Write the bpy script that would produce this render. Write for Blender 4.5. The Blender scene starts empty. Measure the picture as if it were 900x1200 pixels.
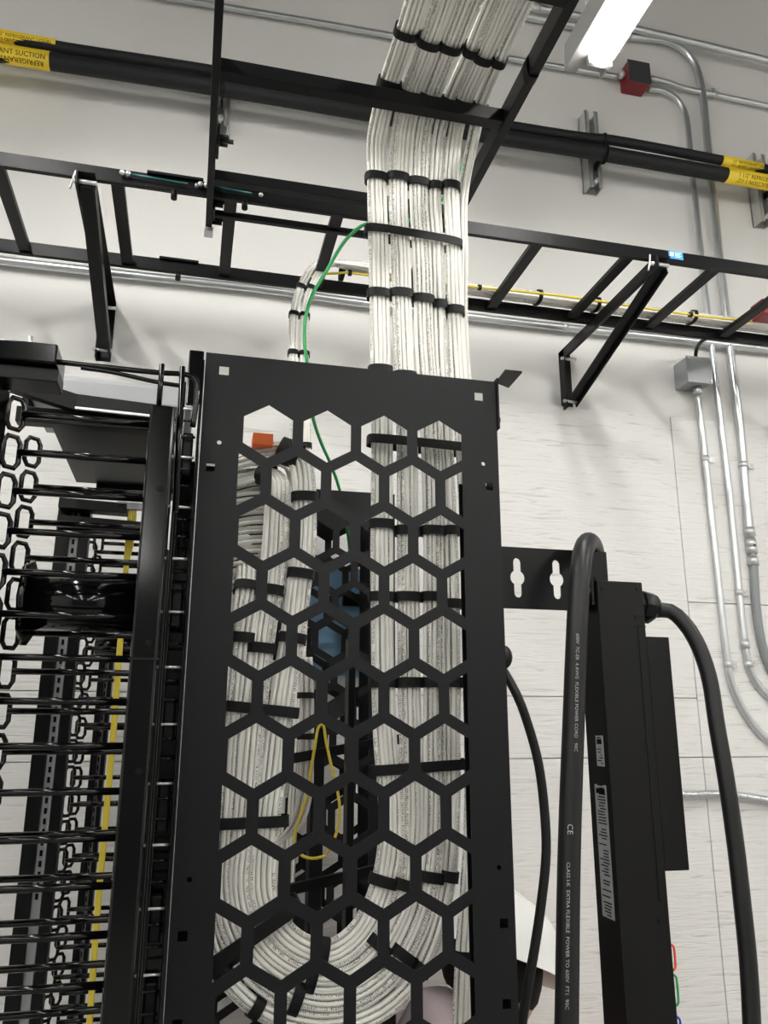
import bpy, bmesh, math, random
from mathutils import Vector, Matrix
random.seed(4)
V=Vector; PI=math.pi
col=bpy.context.scene.collection
S=bpy.context.scene
# ------------------------------------------------------------------ camera
F=950.0
cz=V((5,-3550,F)).normalized(); cx=V((4150,0,F)); cx.y=-(cz.x*cx.x+cz.z*cx.z)/cz.y; cx.normalize(); cy=cz.cross(cx)
CAM=V((0,0,1.65))
def ray(x,y):
    c=V((x-450,y-600,F)); return V((cx.dot(c),cy.dot(c),cz.dot(c)))
def at(x,y,Y): d=ray(x,y); return CAM+d*(Y/d.y)
def atz(x,y,z): d=ray(x,y); return CAM+d*((z-CAM.z)/d.z)
def proj(p):
    p=p-CAM; c=cx*p.x+cy*p.y+cz*p.z
    return (450+F*c.x/c.z,600+F*c.y/c.z)
cam=bpy.data.cameras.new('camera'); co=bpy.data.objects.new('camera',cam); col.objects.link(co)
r0=V((cx.x,cy.x,cz.x)); r1=-V((cx.y,cy.y,cz.y)); r2=-V((cx.z,cy.z,cz.z))
M4=Matrix((( r0.x,r1.x,r2.x,CAM.x),(r0.y,r1.y,r2.y,CAM.y),(r0.z,r1.z,r2.z,CAM.z),(0,0,0,1)))
co.matrix_world=M4
cam.sensor_fit='VERTICAL'; cam.sensor_height=36; cam.lens=F/1200*36; cam.clip_start=.02
S.camera=co
# ------------------------------------------------------------------ materials
def mat(name,c,rough=.5,metal=0,spec=.5,bump=0,bscale=200,var=0,vscale=8,emit=0):
    m=bpy.data.materials.new(name); m.use_nodes=True; nt=m.node_tree; b=nt.nodes['Principled BSDF']
    b.inputs['Base Color'].default_value=(*c,1); b.inputs['Roughness'].default_value=rough
    b.inputs['Metallic'].default_value=metal; b.inputs['Specular IOR Level'].default_value=spec
    tc=nt.nodes.new('ShaderNodeTexCoord')
    if emit: b.inputs['Emission Color'].default_value=(*c,1); b.inputs['Emission Strength'].default_value=emit
    n=nt.nodes.new('ShaderNodeTexNoise'); n.inputs['Scale'].default_value=vscale; n.inputs['Detail'].default_value=4
    nt.links.new(tc.outputs['Object'],n.inputs['Vector'])
    if var:
        r=nt.nodes.new('ShaderNodeMix'); r.data_type='RGBA'
        r.inputs[6].default_value=(*[x*(1-var) for x in c],1); r.inputs[7].default_value=(*[min(1,x*(1+var)) for x in c],1)
        nt.links.new(n.outputs['Fac'],r.inputs[0]); nt.links.new(r.outputs[2],b.inputs['Base Color'])
    if bump:
        n2=nt.nodes.new('ShaderNodeTexNoise'); n2.inputs['Scale'].default_value=bscale; n2.inputs['Detail'].default_value=3
        nt.links.new(tc.outputs['Object'],n2.inputs['Vector'])
        bp=nt.nodes.new('ShaderNodeBump'); bp.inputs['Strength'].default_value=bump; bp.inputs['Distance'].default_value=.002
        nt.links.new(n2.outputs['Fac'],bp.inputs['Height']); nt.links.new(bp.outputs[0],b.inputs['Normal'])
    return m
wallp=mat('painted_drywall',(.70,.69,.665),.55,bump=.15,bscale=60,var=.015,vscale=2)
ceilp=mat('ceiling_paint',(.11,.11,.11),.8)
darkw=mat('dark_far_wall',(.16,.16,.16),.8)
floorp=mat('sealed_concrete',(.34,.34,.33),.35,var=.12,vscale=3)
blk=mat('black_satin_steel',(.004,.004,.0045),.38,spec=.2,bump=.05,bscale=900)
plate_m=mat('charcoal_powder_coat',(.0060,.0063,.0070),.42,spec=.20,bump=.06,bscale=1200)
gloss=mat('gloss_black_plastic',(.002,.002,.0022),.12,spec=.3)
pdum=mat('matt_black_enclosure',(.004,.004,.004),.5,spec=.2,bump=.05,bscale=900)
rubber=mat('black_rubber_jacket',(.008,.008,.0085),.42,spec=.35,bump=.08,bscale=300)
foam=mat('black_foam_insulation',(.011,.0115,.013),.6,spec=.3,bump=.3,bscale=120,var=.15,vscale=30)
velcro=mat('black_hook_tape',(.004,.004,.0045),.55,spec=.25,bump=.3,bscale=1500)
emt=mat('galvanised_conduit',(.62,.64,.65),.30,metal=.85,var=.12,vscale=25,bump=.05,bscale=60)
galv=mat('galvanised_steel',(.60,.61,.60),.38,metal=.7,var=.15,vscale=40)
pvc=mat('grey_flexible_conduit',(.24,.255,.26),.35,spec=.5)
boxg=mat('grey_cast_box',(.33,.34,.35),.45,metal=.4,var=.1,vscale=60)
redb=mat('red_painted_box',(.20,.012,.016),.4)
yel=mat('yellow_tape',(.83,.60,.03),.45)
ink=mat('black_ink',(.004,.004,.003),.6,spec=.1)
grn=mat('green_wire_jacket',(.02,.33,.09),.35)
ylw=mat('yellow_fibre_jacket',(.70,.55,.05),.4)
teal=mat('teal_painted_steel',(.012,.075,.07),.3,metal=.4)
silver=mat('brushed_aluminium',(.36,.37,.38),.5,metal=.2,var=.05,vscale=20)
whtb=mat('white_lamp_housing',(.30,.30,.29),.5)
lampm=mat('lamp_diffuser',(1,.985,.95),.5,emit=16)
bluel=mat('blue_label',(.05,.33,.80),.4)
whitel=mat('white_print',(.85,.85,.85),.5)
greyl=mat('grey_label',(.36,.37,.38),.4)
bluec=mat('slate_blue_cabinet',(.16,.30,.44),.35,var=.2,vscale=6)
orng=mat('orange_tape',(.80,.16,.04),.5)
hatm=mat('white_hard_hat',(.80,.80,.78),.3)
skin=mat('skin',(.42,.24,.17),.5,var=.06,vscale=40)
hair=mat('dark_hair',(.005,.004,.0035),.7,spec=.15,bump=.5,bscale=200)
vest=mat('orange_vest',(.85,.16,.03),.7)
shirt=mat('grey_shirt',(.42,.35,.36),.85,bump=.3,bscale=400)
trous=mat('dark_work_trousers',(.03,.035,.05),.85)
eyew=mat('eye_white',(.7,.7,.68),.2)
bluem=mat('blue_emblem',(.05,.12,.35),.4)
redr=mat('red_ring_plastic',(.75,.08,.02),.4); grr=mat('green_ring_plastic',(.02,.30,.08),.4); blr=mat('blue_ring_plastic',(.02,.03,.5),.4)
# plywood : painted, grain running along X
def plywood():
    m=mat('painted_plywood',(.72,.71,.69),.5); nt=m.node_tree; b=nt.nodes['Principled BSDF']
    tc=nt.nodes.new('ShaderNodeTexCoord'); mp=nt.nodes.new('ShaderNodeMapping'); mp.inputs['Scale'].default_value=(5,1,60)
    n=nt.nodes.new('ShaderNodeTexNoise'); n.inputs['Scale'].default_value=1.6; n.inputs['Detail'].default_value=7; n.inputs['Distortion'].default_value=1.2
    nt.links.new(tc.outputs['Object'],mp.inputs[0]); nt.links.new(mp.outputs[0],n.inputs['Vector'])
    bp=nt.nodes.new('ShaderNodeBump'); bp.inputs['Strength'].default_value=.55; bp.inputs['Distance'].default_value=.004
    nt.links.new(n.outputs['Fac'],bp.inputs['Height']); nt.links.new(bp.outputs[0],b.inputs['Normal'])
    cr=nt.nodes.new('ShaderNodeValToRGB'); cr.color_ramp.elements[0].position=.26; cr.color_ramp.elements[0].color=(.52,.50,.47,1)
    cr.color_ramp.elements[1].position=.42; cr.color_ramp.elements[1].color=(.73,.72,.70,1)
    nt.links.new(n.outputs['Fac'],cr.inputs[0]); nt.links.new(cr.outputs[0],b.inputs['Base Color'])
    return m
plym=plywood()
# cable jacket with printed legend running along it (uv: u=metres, v=turn)
def cable_mat(name,c,inkc=(.12,.12,.12)):
    m=mat(name,c,.38,spec=.45); nt=m.node_tree; b=nt.nodes['Principled BSDF']; L=nt.links.new
    uv=nt.nodes.new('ShaderNodeUVMap'); uv.uv_map='uv'; sp=nt.nodes.new('ShaderNodeSeparateXYZ'); L(uv.outputs[0],sp.inputs[0])
    def math_(op,a,b_=None):
        n=nt.nodes.new('ShaderNodeMath'); n.operation=op
        for i,x in enumerate((a,b_)):
            if x is None: continue
            if isinstance(x,(int,float)): n.inputs[i].default_value=x
            else: L(x,n.inputs[i])
        return n.outputs[0]
    band=math_('LESS_THAN',math_('ABSOLUTE',math_('SUBTRACT',sp.outputs[1],.5)),.12)
    cell=nt.nodes.new('ShaderNodeCombineXYZ'); L(math_('MULTIPLY',sp.outputs[0],520),cell.inputs[0]); L(math_('MULTIPLY',sp.outputs[1],17),cell.inputs[1])
    oi=nt.nodes.new('ShaderNodeObjectInfo'); L(math_('MULTIPLY',oi.outputs['Random'],90),cell.inputs[2])
    n1=nt.nodes.new('ShaderNodeTexNoise'); n1.inputs['Scale'].default_value=1.1; n1.inputs['Detail'].default_value=1; L(cell.outputs[0],n1.inputs['Vector'])
    glyph=math_('GREATER_THAN',n1.outputs['Fac'],.5)
    gate=math_('LESS_THAN',math_('FRACT',math_('MULTIPLY',sp.outputs[0],340)),.74)
    c2=nt.nodes.new('ShaderNodeCombineXYZ'); L(math_('MULTIPLY',sp.outputs[0],55),c2.inputs[0]); L(math_('MULTIPLY',oi.outputs['Random'],50),c2.inputs[1])
    n2=nt.nodes.new('ShaderNodeTexNoise'); n2.inputs['Scale'].default_value=1; L(c2.outputs[0],n2.inputs['Vector'])
    word=math_('GREATER_THAN',n2.outputs['Fac'],.38)
    f=math_('MULTIPLY',math_('MULTIPLY',band,glyph),math_('MULTIPLY',gate,word))
    mx=nt.nodes.new('ShaderNodeMix'); mx.data_type='RGBA'; mx.inputs[6].default_value=(*c,1); mx.inputs[7].default_value=(*inkc,1)
    L(math_('MULTIPLY',f,.9),mx.inputs[0]); L(mx.outputs[2],b.inputs['Base Color'])
    return m
cab_m=cable_mat('off_white_cable_jacket',(.81,.795,.74),(.05,.05,.05))
pow_m=cable_mat('black_power_cable_jacket',(.008,.008,.008),(.45,.45,.45))
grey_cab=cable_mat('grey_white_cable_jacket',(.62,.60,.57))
# ------------------------------------------------------------------ mesh builder
class MB:
    def __init__(s): s.v=[]; s.f=[]; s.uv=[]; s.sm=[]
    def add(s,vs,fs,smooth=False,uvs=None):
        o=len(s.v); s.v+= [V(p) for p in vs]
        for i,f in enumerate(fs):
            s.f.append([o+k for k in f]); s.sm.append(smooth); s.uv.append(uvs[i] if uvs else [(0,0)]*len(f))
        return s
    def box(s,a,b):
        x0,y0,z0=[min(p,q) for p,q in zip(a,b)]; x1,y1,z1=[max(p,q) for p,q in zip(a,b)]
        return s.add([(x0,y0,z0),(x1,y0,z0),(x1,y1,z0),(x0,y1,z0),(x0,y0,z1),(x1,y0,z1),(x1,y1,z1),(x0,y1,z1)],
          [(0,3,2,1),(4,5,6,7),(0,1,5,4),(1,2,6,5),(2,3,7,6),(3,0,4,7)])
    def bar(s,p,q,w,h,up=(0,0,1)):   # w across, h along up
        p=V(p);q=V(q);t=(q-p).normalized(); up=V(up); a=t.cross(up).normalized(); u=a.cross(t).normalized()
        vs=[]
        for c in (p,q):
            for (i,j) in ((-1,-1),(1,-1),(1,1),(-1,1)): vs.append(c+a*(i*w/2)+u*(j*h/2))
        return s.add(vs,[(3,2,1,0),(4,5,6,7),(0,1,5,4),(1,2,6,5),(2,3,7,6),(3,0,4,7)])
    def tube(s,pts,r,n=10,cap=True,roll=0.,closed=False):
        pts=[V(p) for p in pts]; N=len(pts); vs=[]; u=None; dist=[0]
        for i in range(1,N): dist.append(dist[-1]+(pts[i]-pts[i-1]).length)
        for i in range(N):
            if closed: t=(pts[(i+1)%N]-pts[i-1]).normalized()
            else: t=(pts[min(i+1,N-1)]-pts[max(i-1,0)]).normalized()
            if u is None:
                u=t.cross(V((0,0,1)));
                if u.length<.1: u=t.cross(V((0,1,0)))
                u.normalize()
            u=(u-t*u.dot(t)).normalized(); w=t.cross(u)
            rr=r[i] if isinstance(r,(list,tuple)) else r
            for k in range(n):
                a=2*PI*k/n+roll; vs.append(pts[i]+(u*math.cos(a)+w*math.sin(a))*rr)
        fs=[];uv=[]
        for i in range(N if closed else N-1):
            j=(i+1)%N
            for k in range(n):
                k2=(k+1)%n; fs.append((i*n+k,i*n+k2,j*n+k2,j*n+k)); d1=dist[j] if j else dist[-1]+.01
                uv.append([(dist[i],k/n),(dist[i],(k+1)/n),(d1,(k+1)/n),(d1,k/n)])
        s.add(vs,fs,True,uv)
        if cap and not closed:
            o=len(s.v)-len(vs)
            s.f.append([o+k for k in range(n-1,-1,-1)]); s.sm.append(False); s.uv.append([(0,0)]*n)
            s.f.append([o+(N-1)*n+k for k in range(n)]); s.sm.append(False); s.uv.append([(0,0)]*n)
        return s
    def cyl(s,p,q,r,n=16): return s.tube([p,q],r,n)
    def prism(s,poly,vec):
        n=len(poly); vec=V(vec); poly=[V(p) for p in poly]
        return s.add(poly+[p+vec for p in poly],[tuple(range(n-1,-1,-1)),tuple(range(n,2*n))]+[(k,(k+1)%n,n+(k+1)%n,n+k) for k in range(n)])
    def build(s,name,m,parent=None,bevel=0,fixn=True,**kw):
        me=bpy.data.meshes.new(name); me.from_pydata([tuple(p) for p in s.v],[],s.f)
        ul=me.uv_layers.new(name='uv'); k=0
        for fi,f in enumerate(s.f):
            for c in range(len(f)): ul.data[k].uv=s.uv[fi][c]; k+=1
        me.polygons.foreach_set('use_smooth',s.sm)
        if fixn:
            bm=bmesh.new(); bm.from_mesh(me); bmesh.ops.recalc_face_normals(bm,faces=bm.faces); bm.to_mesh(me); bm.free()
        me.materials.append(m); me.update()
        o=bpy.data.objects.new(name,me); col.objects.link(o)
        if parent: o.parent=parent
        if bevel:
            b=o.modifiers.new('bevel','BEVEL'); b.width=bevel; b.segments=2; b.limit_method='ANGLE'; b.angle_limit=.7
        return tag(o,**kw)
def tag(o,label=None,cat=None,group=None,kind=None):
    if label: o['label']=label
    if cat: o['category']=cat
    if group: o['group']=group
    if kind: o['kind']=kind
    return o
def thing(name,loc,label,cat,group=None):
    o=bpy.data.objects.new(name,None); o.empty_display_size=.05; col.objects.link(o); tag(o,label,cat,group); o['_b']=tuple(loc); return o
def finish(o):   # move the empty to its base keeping the children in place
    b=V(o['_b']); del o['_b']; o.location=b
    for c in o.children: c.matrix_parent_inverse=Matrix.Translation(-b)
def spline(pts,step=.008):
    pts=[V(p) for p in pts]; P=[pts[0]*2-pts[1]]+pts+[pts[-1]*2-pts[-2]]; out=[]
    for i in range(1,len(P)-2):
        p0,p1,p2,p3=P[i-1],P[i],P[i+1],P[i+2]; L=(p2-p1).length; n=max(2,int(L/step))
        t0=0; e=.5; t1=t0+max((p1-p0).length,1e-4)**e; t2=t1+max(L,1e-4)**e; t3=t2+max((p3-p2).length,1e-4)**e
        for k in range(n):
            t=t1+(t2-t1)*k/n
            A1=p0*((t1-t)/(t1-t0))+p1*((t-t0)/(t1-t0)); A2=p1*((t2-t)/(t2-t1))+p2*((t-t1)/(t2-t1)); A3=p2*((t3-t)/(t3-t2))+p3*((t-t2)/(t3-t2))
            B1=A1*((t2-t)/(t2-t0))+A2*((t-t0)/(t2-t0)); B2=A2*((t3-t)/(t3-t1))+A3*((t-t1)/(t3-t1))
            out.append(B1*((t2-t)/(t2-t1))+B2*((t-t1)/(t2-t1)))
    out.append(pts[-1]); return out
def text_mesh(s,size,name='lettering'):
    c=bpy.data.curves.new('t','FONT'); c.body=s; c.size=size; c.resolution_u=2
    o=bpy.data.objects.new('t',c); col.objects.link(o)
    dg=bpy.context.evaluated_depsgraph_get(); me=bpy.data.meshes.new_from_object(o.evaluated_get(dg)); bpy.data.objects.remove(o)
    me.name=name; return me
def fine(me):
    bm=bmesh.new(); bm.from_mesh(me); bmesh.ops.triangulate(bm,faces=bm.faces)
    bmesh.ops.subdivide_edges(bm,edges=[e for e in bm.edges if e.calc_length()>.002],cuts=2,use_grid_fill=True); bm.to_mesh(me); bm.free(); return me
def text_obj(s,size,fn,m,parent,name='lettering'):
    me=text_mesh(s,size,name); 
    for v in me.vertices: v.co=fn(v.co.x,v.co.y)
    me.materials.clear(); me.materials.append(m); o=bpy.data.objects.new(name,me); col.objects.link(o); o.parent=parent
    if parent is not None and '_b' not in parent.keys(): o.matrix_parent_inverse=parent.matrix_world.inverted()
    return o
# ------------------------------------------------------------------ room
W=1.90
def struct(name,a,b,m,label): return MB().box(a,b).build(name,m,label=label,kind='structure')
struct('wall_back',(-3.2,W,0),(3.4,W+.12,4.6),wallp,'pale grey painted back wall behind the racks')
struct('wall_left',(-3.32,-6.5,0),(-3.2,W+.12,4.6),wallp,'pale left side wall of the room')
struct('wall_right',(3.4,-6.5,0),(3.52,W+.12,4.6),wallp,'pale right side wall of the room')
struct('wall_front',(-3.2,-6.62,0),(3.4,-6.5,4.6),darkw,'dark grey wall behind the viewer')
struct('floor',(-3.3,-6.6,-.1),(3.5,2.0,0),floorp,'sealed concrete floor of the room')
struct('ceiling',(-3.3,-6.6,4.6),(3.5,2.0,4.7),ceilp,'dark ceiling of the room')  # out of view; colour darkened to cut bounce light on the upper wall
PT=2.50; PY=W-.012
k=0
for (x0,x1,zs) in ((-1.15,1.272,(PT,1.727,1.582,.9,.02)),(1.274,2.6,(PT,1.975,1.582,.9,.02))):
    for z1,z0 in zip(zs,zs[1:]):
        k+=1
        MB().box((x0,PY,z0+.001),(x1,W-.0005,z1-.001)).build('trim_%d'%k,plym,bevel=.0012,label='white painted plywood sheet with horizontal grain on the lower back wall, sheet %d'%k,kind='structure')
# ------------------------------------------------------------------ wall conduits
def wp(pts,off=.02): return [at(x,y,W-off) for x,y in pts]
def conduit(pts,r,label,m=emt,off=.02,extra=None,ext=None,cat='conduit'):
    P=wp(pts,off); p=spline(P,.015)
    t=thing('conduit',p[-1],label,cat,'metal conduits along the back wall')
    MB().tube(p,r,14).build('pipe',m,t)
    for (x,y) in (extra or []):
        c=at(x,y,W-off); i=min(range(1,len(p)-1),key=lambda j:(p[j]-c).length); d=(p[i+1]-p[i-1]).normalized(); c=p[i]
        MB().cyl(c-d*.012,c+d*.012,r*1.28,14).build('coupling',galv,t)
    for (x,y) in (ext or []):
        c=at(x,y,W-off); i=min(range(1,len(p)-1),key=lambda j:(p[j]-c).length); d=(p[i+1]-p[i-1]).normalized(); c=p[i]; s=d.cross(V((0,1,0))).normalized()
        b=MB(); b.cyl(c-d*.008,c+d*.008,r*1.18,14); b.bar(c+s*(r*.6),c+s*(r*2.9),.016,.004,up=(0,1,0)); b.bar(c+s*r*2.0+V((0,-.004,0)),c+s*r*2.0+V((0,off-.001,0)),.004,.004,up=(1,0,0))
        b.build('strap',galv,t)
    finish(t)
conduit([(-60,296),(0,305),(150,322),(300,338),(430,356),(600,377),(750,393),(900,410),(960,417)],.0112,'long horizontal galvanised conduit just under the black wall ladder',ext=[(350,345),(659,384)])
conduit([(150,-11),(215,0),(340,21),(460,42),(600,69),(724,90)],.0088,'thin conduit at the top of the wall running left from the red junction box')
conduit([(762,92),(780,96),(800,103),(837,111),(900,124),(960,136)],.0088,'thin conduit leaving the right side of the red junction box',ext=[(837,111)])
conduit([(560,-5),(628,9),(655,14),(740,33),(900,71),(960,86)],.0115,'topmost conduit crossing behind the hanging lamp',extra=[(628,9)],off=.045)
conduit([(560,8),(640,24),(740,43),(780,48),(800,58),(814,75),(822,103),(829,167),(835,225),(843,300),(849,350),(857,425),(867,500),(873,570),(879,630)],.0118,'tallest conduit bending down beside the red box and running down the wall',extra=[(879,630)],ext=[(735,48),(871,545)],off=.02)
conduit([(879,630),(883,665),(886,710),(893,755),(906,790),(940,830)],.0118,'dark grey flexible conduit tail below the tall right conduit',m=pvc,extra=[(880,634),(882,645),(884,656)],off=.02)
conduit([(760,104),(778,107),(792,115),(801,128),(806,150),(809,180),(815,235),(821,297),(829,367),(837,433),(845,500),(856,590),(865,680),(873,755),(879,785),(890,805),(925,838)],.0092,'conduit bending down out of the underside of the red junction box',ext=[(866,692),(876,782)],extra=[(873,757)])
conduit([(817,455),(819,475),(823,510),(832,590),(843,690),(852,770),(857,800),(870,830),(890,858),(930,890)],.0092,'conduit dropping from the grey square box on the right',ext=[(853,782),(829,540)],extra=[(817,460)])
# pipe through-thickness boxes
c=at(744,92,W-.03)
t=thing('junction_box',c-V((0,0,.03)),'red square junction box with dark cover beside the hanging lamp','junction box')
MB().box(c+V((-.036,-.025,-.038)),c+V((.036,.029,.038))).build('body',redb,t,bevel=.002)
MB().box(c+V((-.038,-.029,-.040)),c+V((.038,-.0255,.040))).build('cover',mat('dark_cover',(.05,.05,.055),.4),t,bevel=.001,label='dark grey cover plate')
b=MB(); 
for s in (-1,1): b.cyl(c+V((s*.036,0,.005)),c+V((s*.052,0,.005)),.013)
b.build('connector',galv,t); finish(t)
c=at(811,438,W-.035)
t=thing('junction_box',c-V((0,0,.04)),'grey square junction box on the wall below the ladder at right','junction box')
MB().box(c+V((-.036,-.03,-.04)),c+V((.040,.034,.036))).build('body',boxg,t,bevel=.003)
MB().box(c+V((-.038,-.033,-.042)),c+V((.042,-.0305,.038))).build('cover',boxg,t,bevel=.001)
b=MB(); [b.cyl(c+V((x,-.036,z)),c+V((x,-.032,z)),.003,8) for x,z in ((-.03,.03),(.034,-.034))]; b.build('screw',galv,t)
MB().cyl(c+V((.012,0,-.062)),c+V((.012,0,-.04)),.012).build('connector',galv,t); finish(t)
p=spline([at(815,420,W-.035),at(816,410,W-.05),at(821,401,W-.1),at(832,393,W-.16)],.01)
MB().tube(p,.0055).build('black_cable',rubber,label='short black cable rising from the grey wall box to the ladder',cat='cable')
# armoured flexible conduit
p=spline([at(740,926,W-.03),at(800,931,W-.03),at(850,931,W-.03),at(900,938,W-.03),at(960,952,W-.03)],.0011)
MB().tube(p,[.0088+.0016*math.sin(i*2*PI/5) for i in range(len(p))],12).build('armoured_conduit',emt,label='ribbed silver armoured conduit low on the wall at right',cat='conduit')
# ------------------------------------------------------------------ refrigerant pipes
def pipe(pts,r,labl,t0,t1,txt1,txt2,side):
    PY_=1.80
    P=[at(x,y,PY_) for x,y in pts]; z=sum(p.z for p in P)/len(P)
    p=spline(P,.02); t=thing('refrigerant_pipe',p[0]-V((0,0,r)),labl,'pipe','insulated refrigerant pipes along the wall')
    MB().tube(p,r,20).build('insulation',foam,t)
    for (a,b_,s1,s2) in ((t0[0],t0[1],txt1,txt2),(t1[0],t1[1],txt1,txt2)):
        if a is None: continue
        A=at(*a,PY_); B=at(*b_,PY_); seg=[q for q in p if A.x-.001<=q.x<=B.x+.001] 
        seg=[A,B]
        sl=MB().tube(seg,r*1.06,24).build('label_sleeve',yel,t,label='yellow printed label sleeve')
        L=(B-A).length; d=(B-A).normalized(); vv=d.cross(V((0,1,0))).normalized(); 
        if vv.z<0: vv=-vv
        me_w=None
        for flip,sx in ((0,s1),(1,s2)):
            me=fine(text_mesh(sx,r*.74)); xs=[v.co.x for v in me.vertices]; w=max(xs)-min(xs)
            start= (L-w-.012) if A.x<0 else .03
            for v in me.vertices:
                X=v.co.x+start; ang=-.62+v.co.y/r
                if flip: X=(L-.012 if A.x<0 else .03+w)-v.co.x; ang=-.86-v.co.y/r
                q=A+d*X; nrm=V((0,-math.cos(ang),0))+vv*math.sin(ang)
                v.co=q+nrm*(r*1.085)
            me.materials.clear(); me.materials.append(ink); o=bpy.data.objects.new('lettering',me); col.objects.link(o); o.parent=sl
    finish(t)
pipe([(-70,29),(0,42),(67,55),(247,83),(420,115),(587,146),(690,162),(707,163),(845,188),(900,199),(960,211)],.0145,'thinner upper black insulated pipe with yellow refrigerant liquid labels',((-70,29),(66,54)),((845,188),(892,197)),'1/2" REFRIGERANT LIQUID','REFRIGERANT LIQUID 1/2"',0)
pipe([(-70,51),(0,63),(60,72),(247,101),(433,133),(550,155),(690,177),(707,180),(850,205),(900,214),(960,225)],.0215,'thicker lower black insulated pipe with yellow refrigerant suction labels',((-70,51),(59,72)),((850,205),(960,225)),'1 1/2" REFRIGERANT SUCTION','REFRIGERANT SUCTION 1 1/2"',0)
for (x,y0,y1,lab) in ((697,150,222,'slotted strut channel holding the two black pipes beside the lamp'),(897,200,262,'strut channel at the right picture edge holding the black pipes'),(258,108,150,'strut channel behind the left end of the overhead ladder')):
    a=at(x,y1,W-.03); b_=at(x,y0,W-.03)
    t=thing('strut_bracket',a,lab,'bracket','strut channels behind the refrigerant pipes')
    z0=a.z;z1=b_.z+.05; X=a.x
    b=MB(); b.box((X-.021,W-.041,z0),(X-.018,W-.0005,z1)); b.box((X+.018,W-.041,z0),(X+.021,W-.0005,z1)); b.box((X-.021,W-.004,z0),(X+.021,W-.0005,z1))
    for s in (-1,1): b.box((X+s*.020,W-.041,z0),(X+s*.009,W-.039,z1))
    b.build('channel',galv,t)
    b=MB()
    for zz,rr in ((at(x,(162 if x==697 else (198 if x>800 else 85)),1.80).z,.0145),(at(x,(179 if x==697 else (214 if x>800 else 103)),1.80).z,.0215)):
        pts=[V((X,1.80+rr*1.12*math.sin(a_),zz+rr*1.12*math.cos(a_))) for a_ in [i*2*PI/20 for i in range(20)]]
        b.tube(pts,.0035,6,closed=True); b.bar((X,1.80+rr,zz),(X,W-.04,zz),.006,.02)
    b.build('clamp',blk,t)
    MB().cyl((X,W-.05,z0+.02),(X,W-.03,z0+.02),.007,6).build('bolt',galv,t); finish(t)
# ------------------------------------------------------------------ wall ladder
LZ=2.682; YO=1.428; YI=1.728
t=thing('wall_cable_ladder',(0,1.58,LZ-.02),'black horizontal ladder rack running along the back wall','ladder rack')
for Y in (YO,YI): MB().box((-1.2,Y-.005,LZ-.019),(2.4,Y+.005,LZ+.012)).build('rail',blk,t,bevel=.001)
for i in range(-3,9):
    X=.025+.2165*i+(.003*i if i>2 else 0)
    MB().box((X-.0125,YO+.005,LZ-.014),(X+.0125,YI-.005,LZ-.002)).build('rung',blk,t,bevel=.001)
finish(t)
def bracket(X,lab,zb):
    t=thing('wall_bracket',(X,W,zb),lab,'bracket','triangular brackets under the wall ladder')
    b=MB(); b.box((X-.017,W-.004,zb),(X+.017,W-.0005,LZ-.02)); b.box((X-.017,W-.034,zb),(X-.013,W-.0005,LZ-.02)); b.build('wall_leg',blk,t,bevel=.0008)
    b=MB(); b.box((X-.017,YO-.03,LZ-.024),(X+.017,W-.004,LZ-.020)); b.box((X-.017,YO-.03,LZ-.05),(X-.013,W-.004,LZ-.02)); b.build('arm',blk,t,bevel=.0008)
    b=MB(); p=V((X+.002,YO-.012,LZ-.04)); q=V((X+.002,W-.02,zb+.02)); b.bar(p,q,.026,.006,up=(0,-1,-1)); b.bar(p+V((.014,0,0)),q+V((.014,0,0)),.004,.028,up=(0,-1,-1)); b.build('brace',blk,t,bevel=.0008)
    for (y,z) in ((YO-.015,LZ-.035),(W-.03,zb+.02),(W-.03,LZ-.05)): MB().cyl((X-.024,y,z),(X+.02,y,z),.0045,8).build('bolt',galv,t)
    b=MB(); b.tube(spline([V((X-.02,YO-.01,LZ-.01)),V((X-.024,YO-.012,LZ-.03)),V((X-.028,YO-.01,LZ-.05))],.005),.0022,6); b.build('hook_bolt',galv,t)
    finish(t)
bracket(-.245,'black triangular wall bracket under the left part of the wall ladder',2.50)
bracket(.965,'black triangular wall bracket under the right part of the wall ladder',2.487)
c=at(792,299,YO-.006)
o=MB().box((c.x-.018,YO-.0062,c.z-.010),(c.x+.018,YO-.0051,c.z+.010)).build('label_sticker',bluel,label='small blue sticker with white print on the front rail of the wall ladder',cat='sticker')
b=MB(); b.box((c.x-.015,YO-.0066,c.z-.004),(c.x-.006,YO-.0062,c.z+.006)); [b.box((c.x-.002,YO-.0066,c.z+.005-.0035*i),(c.x+.014-.003*(i%2),YO-.0062,c.z+.0062-.0035*i)) for i in range(4)]; b.build('print',whitel,o)
# splice hardware on the ladder rails
def splice(p,q,lab,metal):
    a=at(*p[:2],p[2]); e=at(*q[:2],q[2]); a.z=e.z=LZ-.004; a.y=e.y=p[2]
    t=thing('splice_hardware',(a+e)/2-V((0,0,.02)),lab,'hardware','splice plates on the wall ladder rails')
    b=MB(); b.box((a.x,a.y-.013,LZ-.024),(e.x,a.y-.0055,LZ-.017)); b.box((a.x,a.y-.013,LZ+.008),(e.x,a.y-.0055,LZ+.014)); b.build('plate',blk,t,bevel=.001)
    m_=(a+e)/2; MB().cyl((m_.x,a.y-.009,LZ-.04),(m_.x,a.y-.009,LZ-.02),.006,8).build('bolt',blk,t)
    if metal:
        MB().tube([V((a.x-.03,a.y-.014,LZ-.003)),V((e.x-.03,a.y-.014,LZ-.006))],.0028,8).build('rod',teal,t,label='teal rod')
        for dx in (-.045,-.034): MB().add(*ico(V((a.x+dx,a.y-.014,LZ-.002)),.0055)).build('nut',galv,t)
        MB().add(*ico(V((e.x-.012,a.y-.014,LZ-.006)),.0045)).build('nut',galv,t)
    finish(t)
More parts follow.
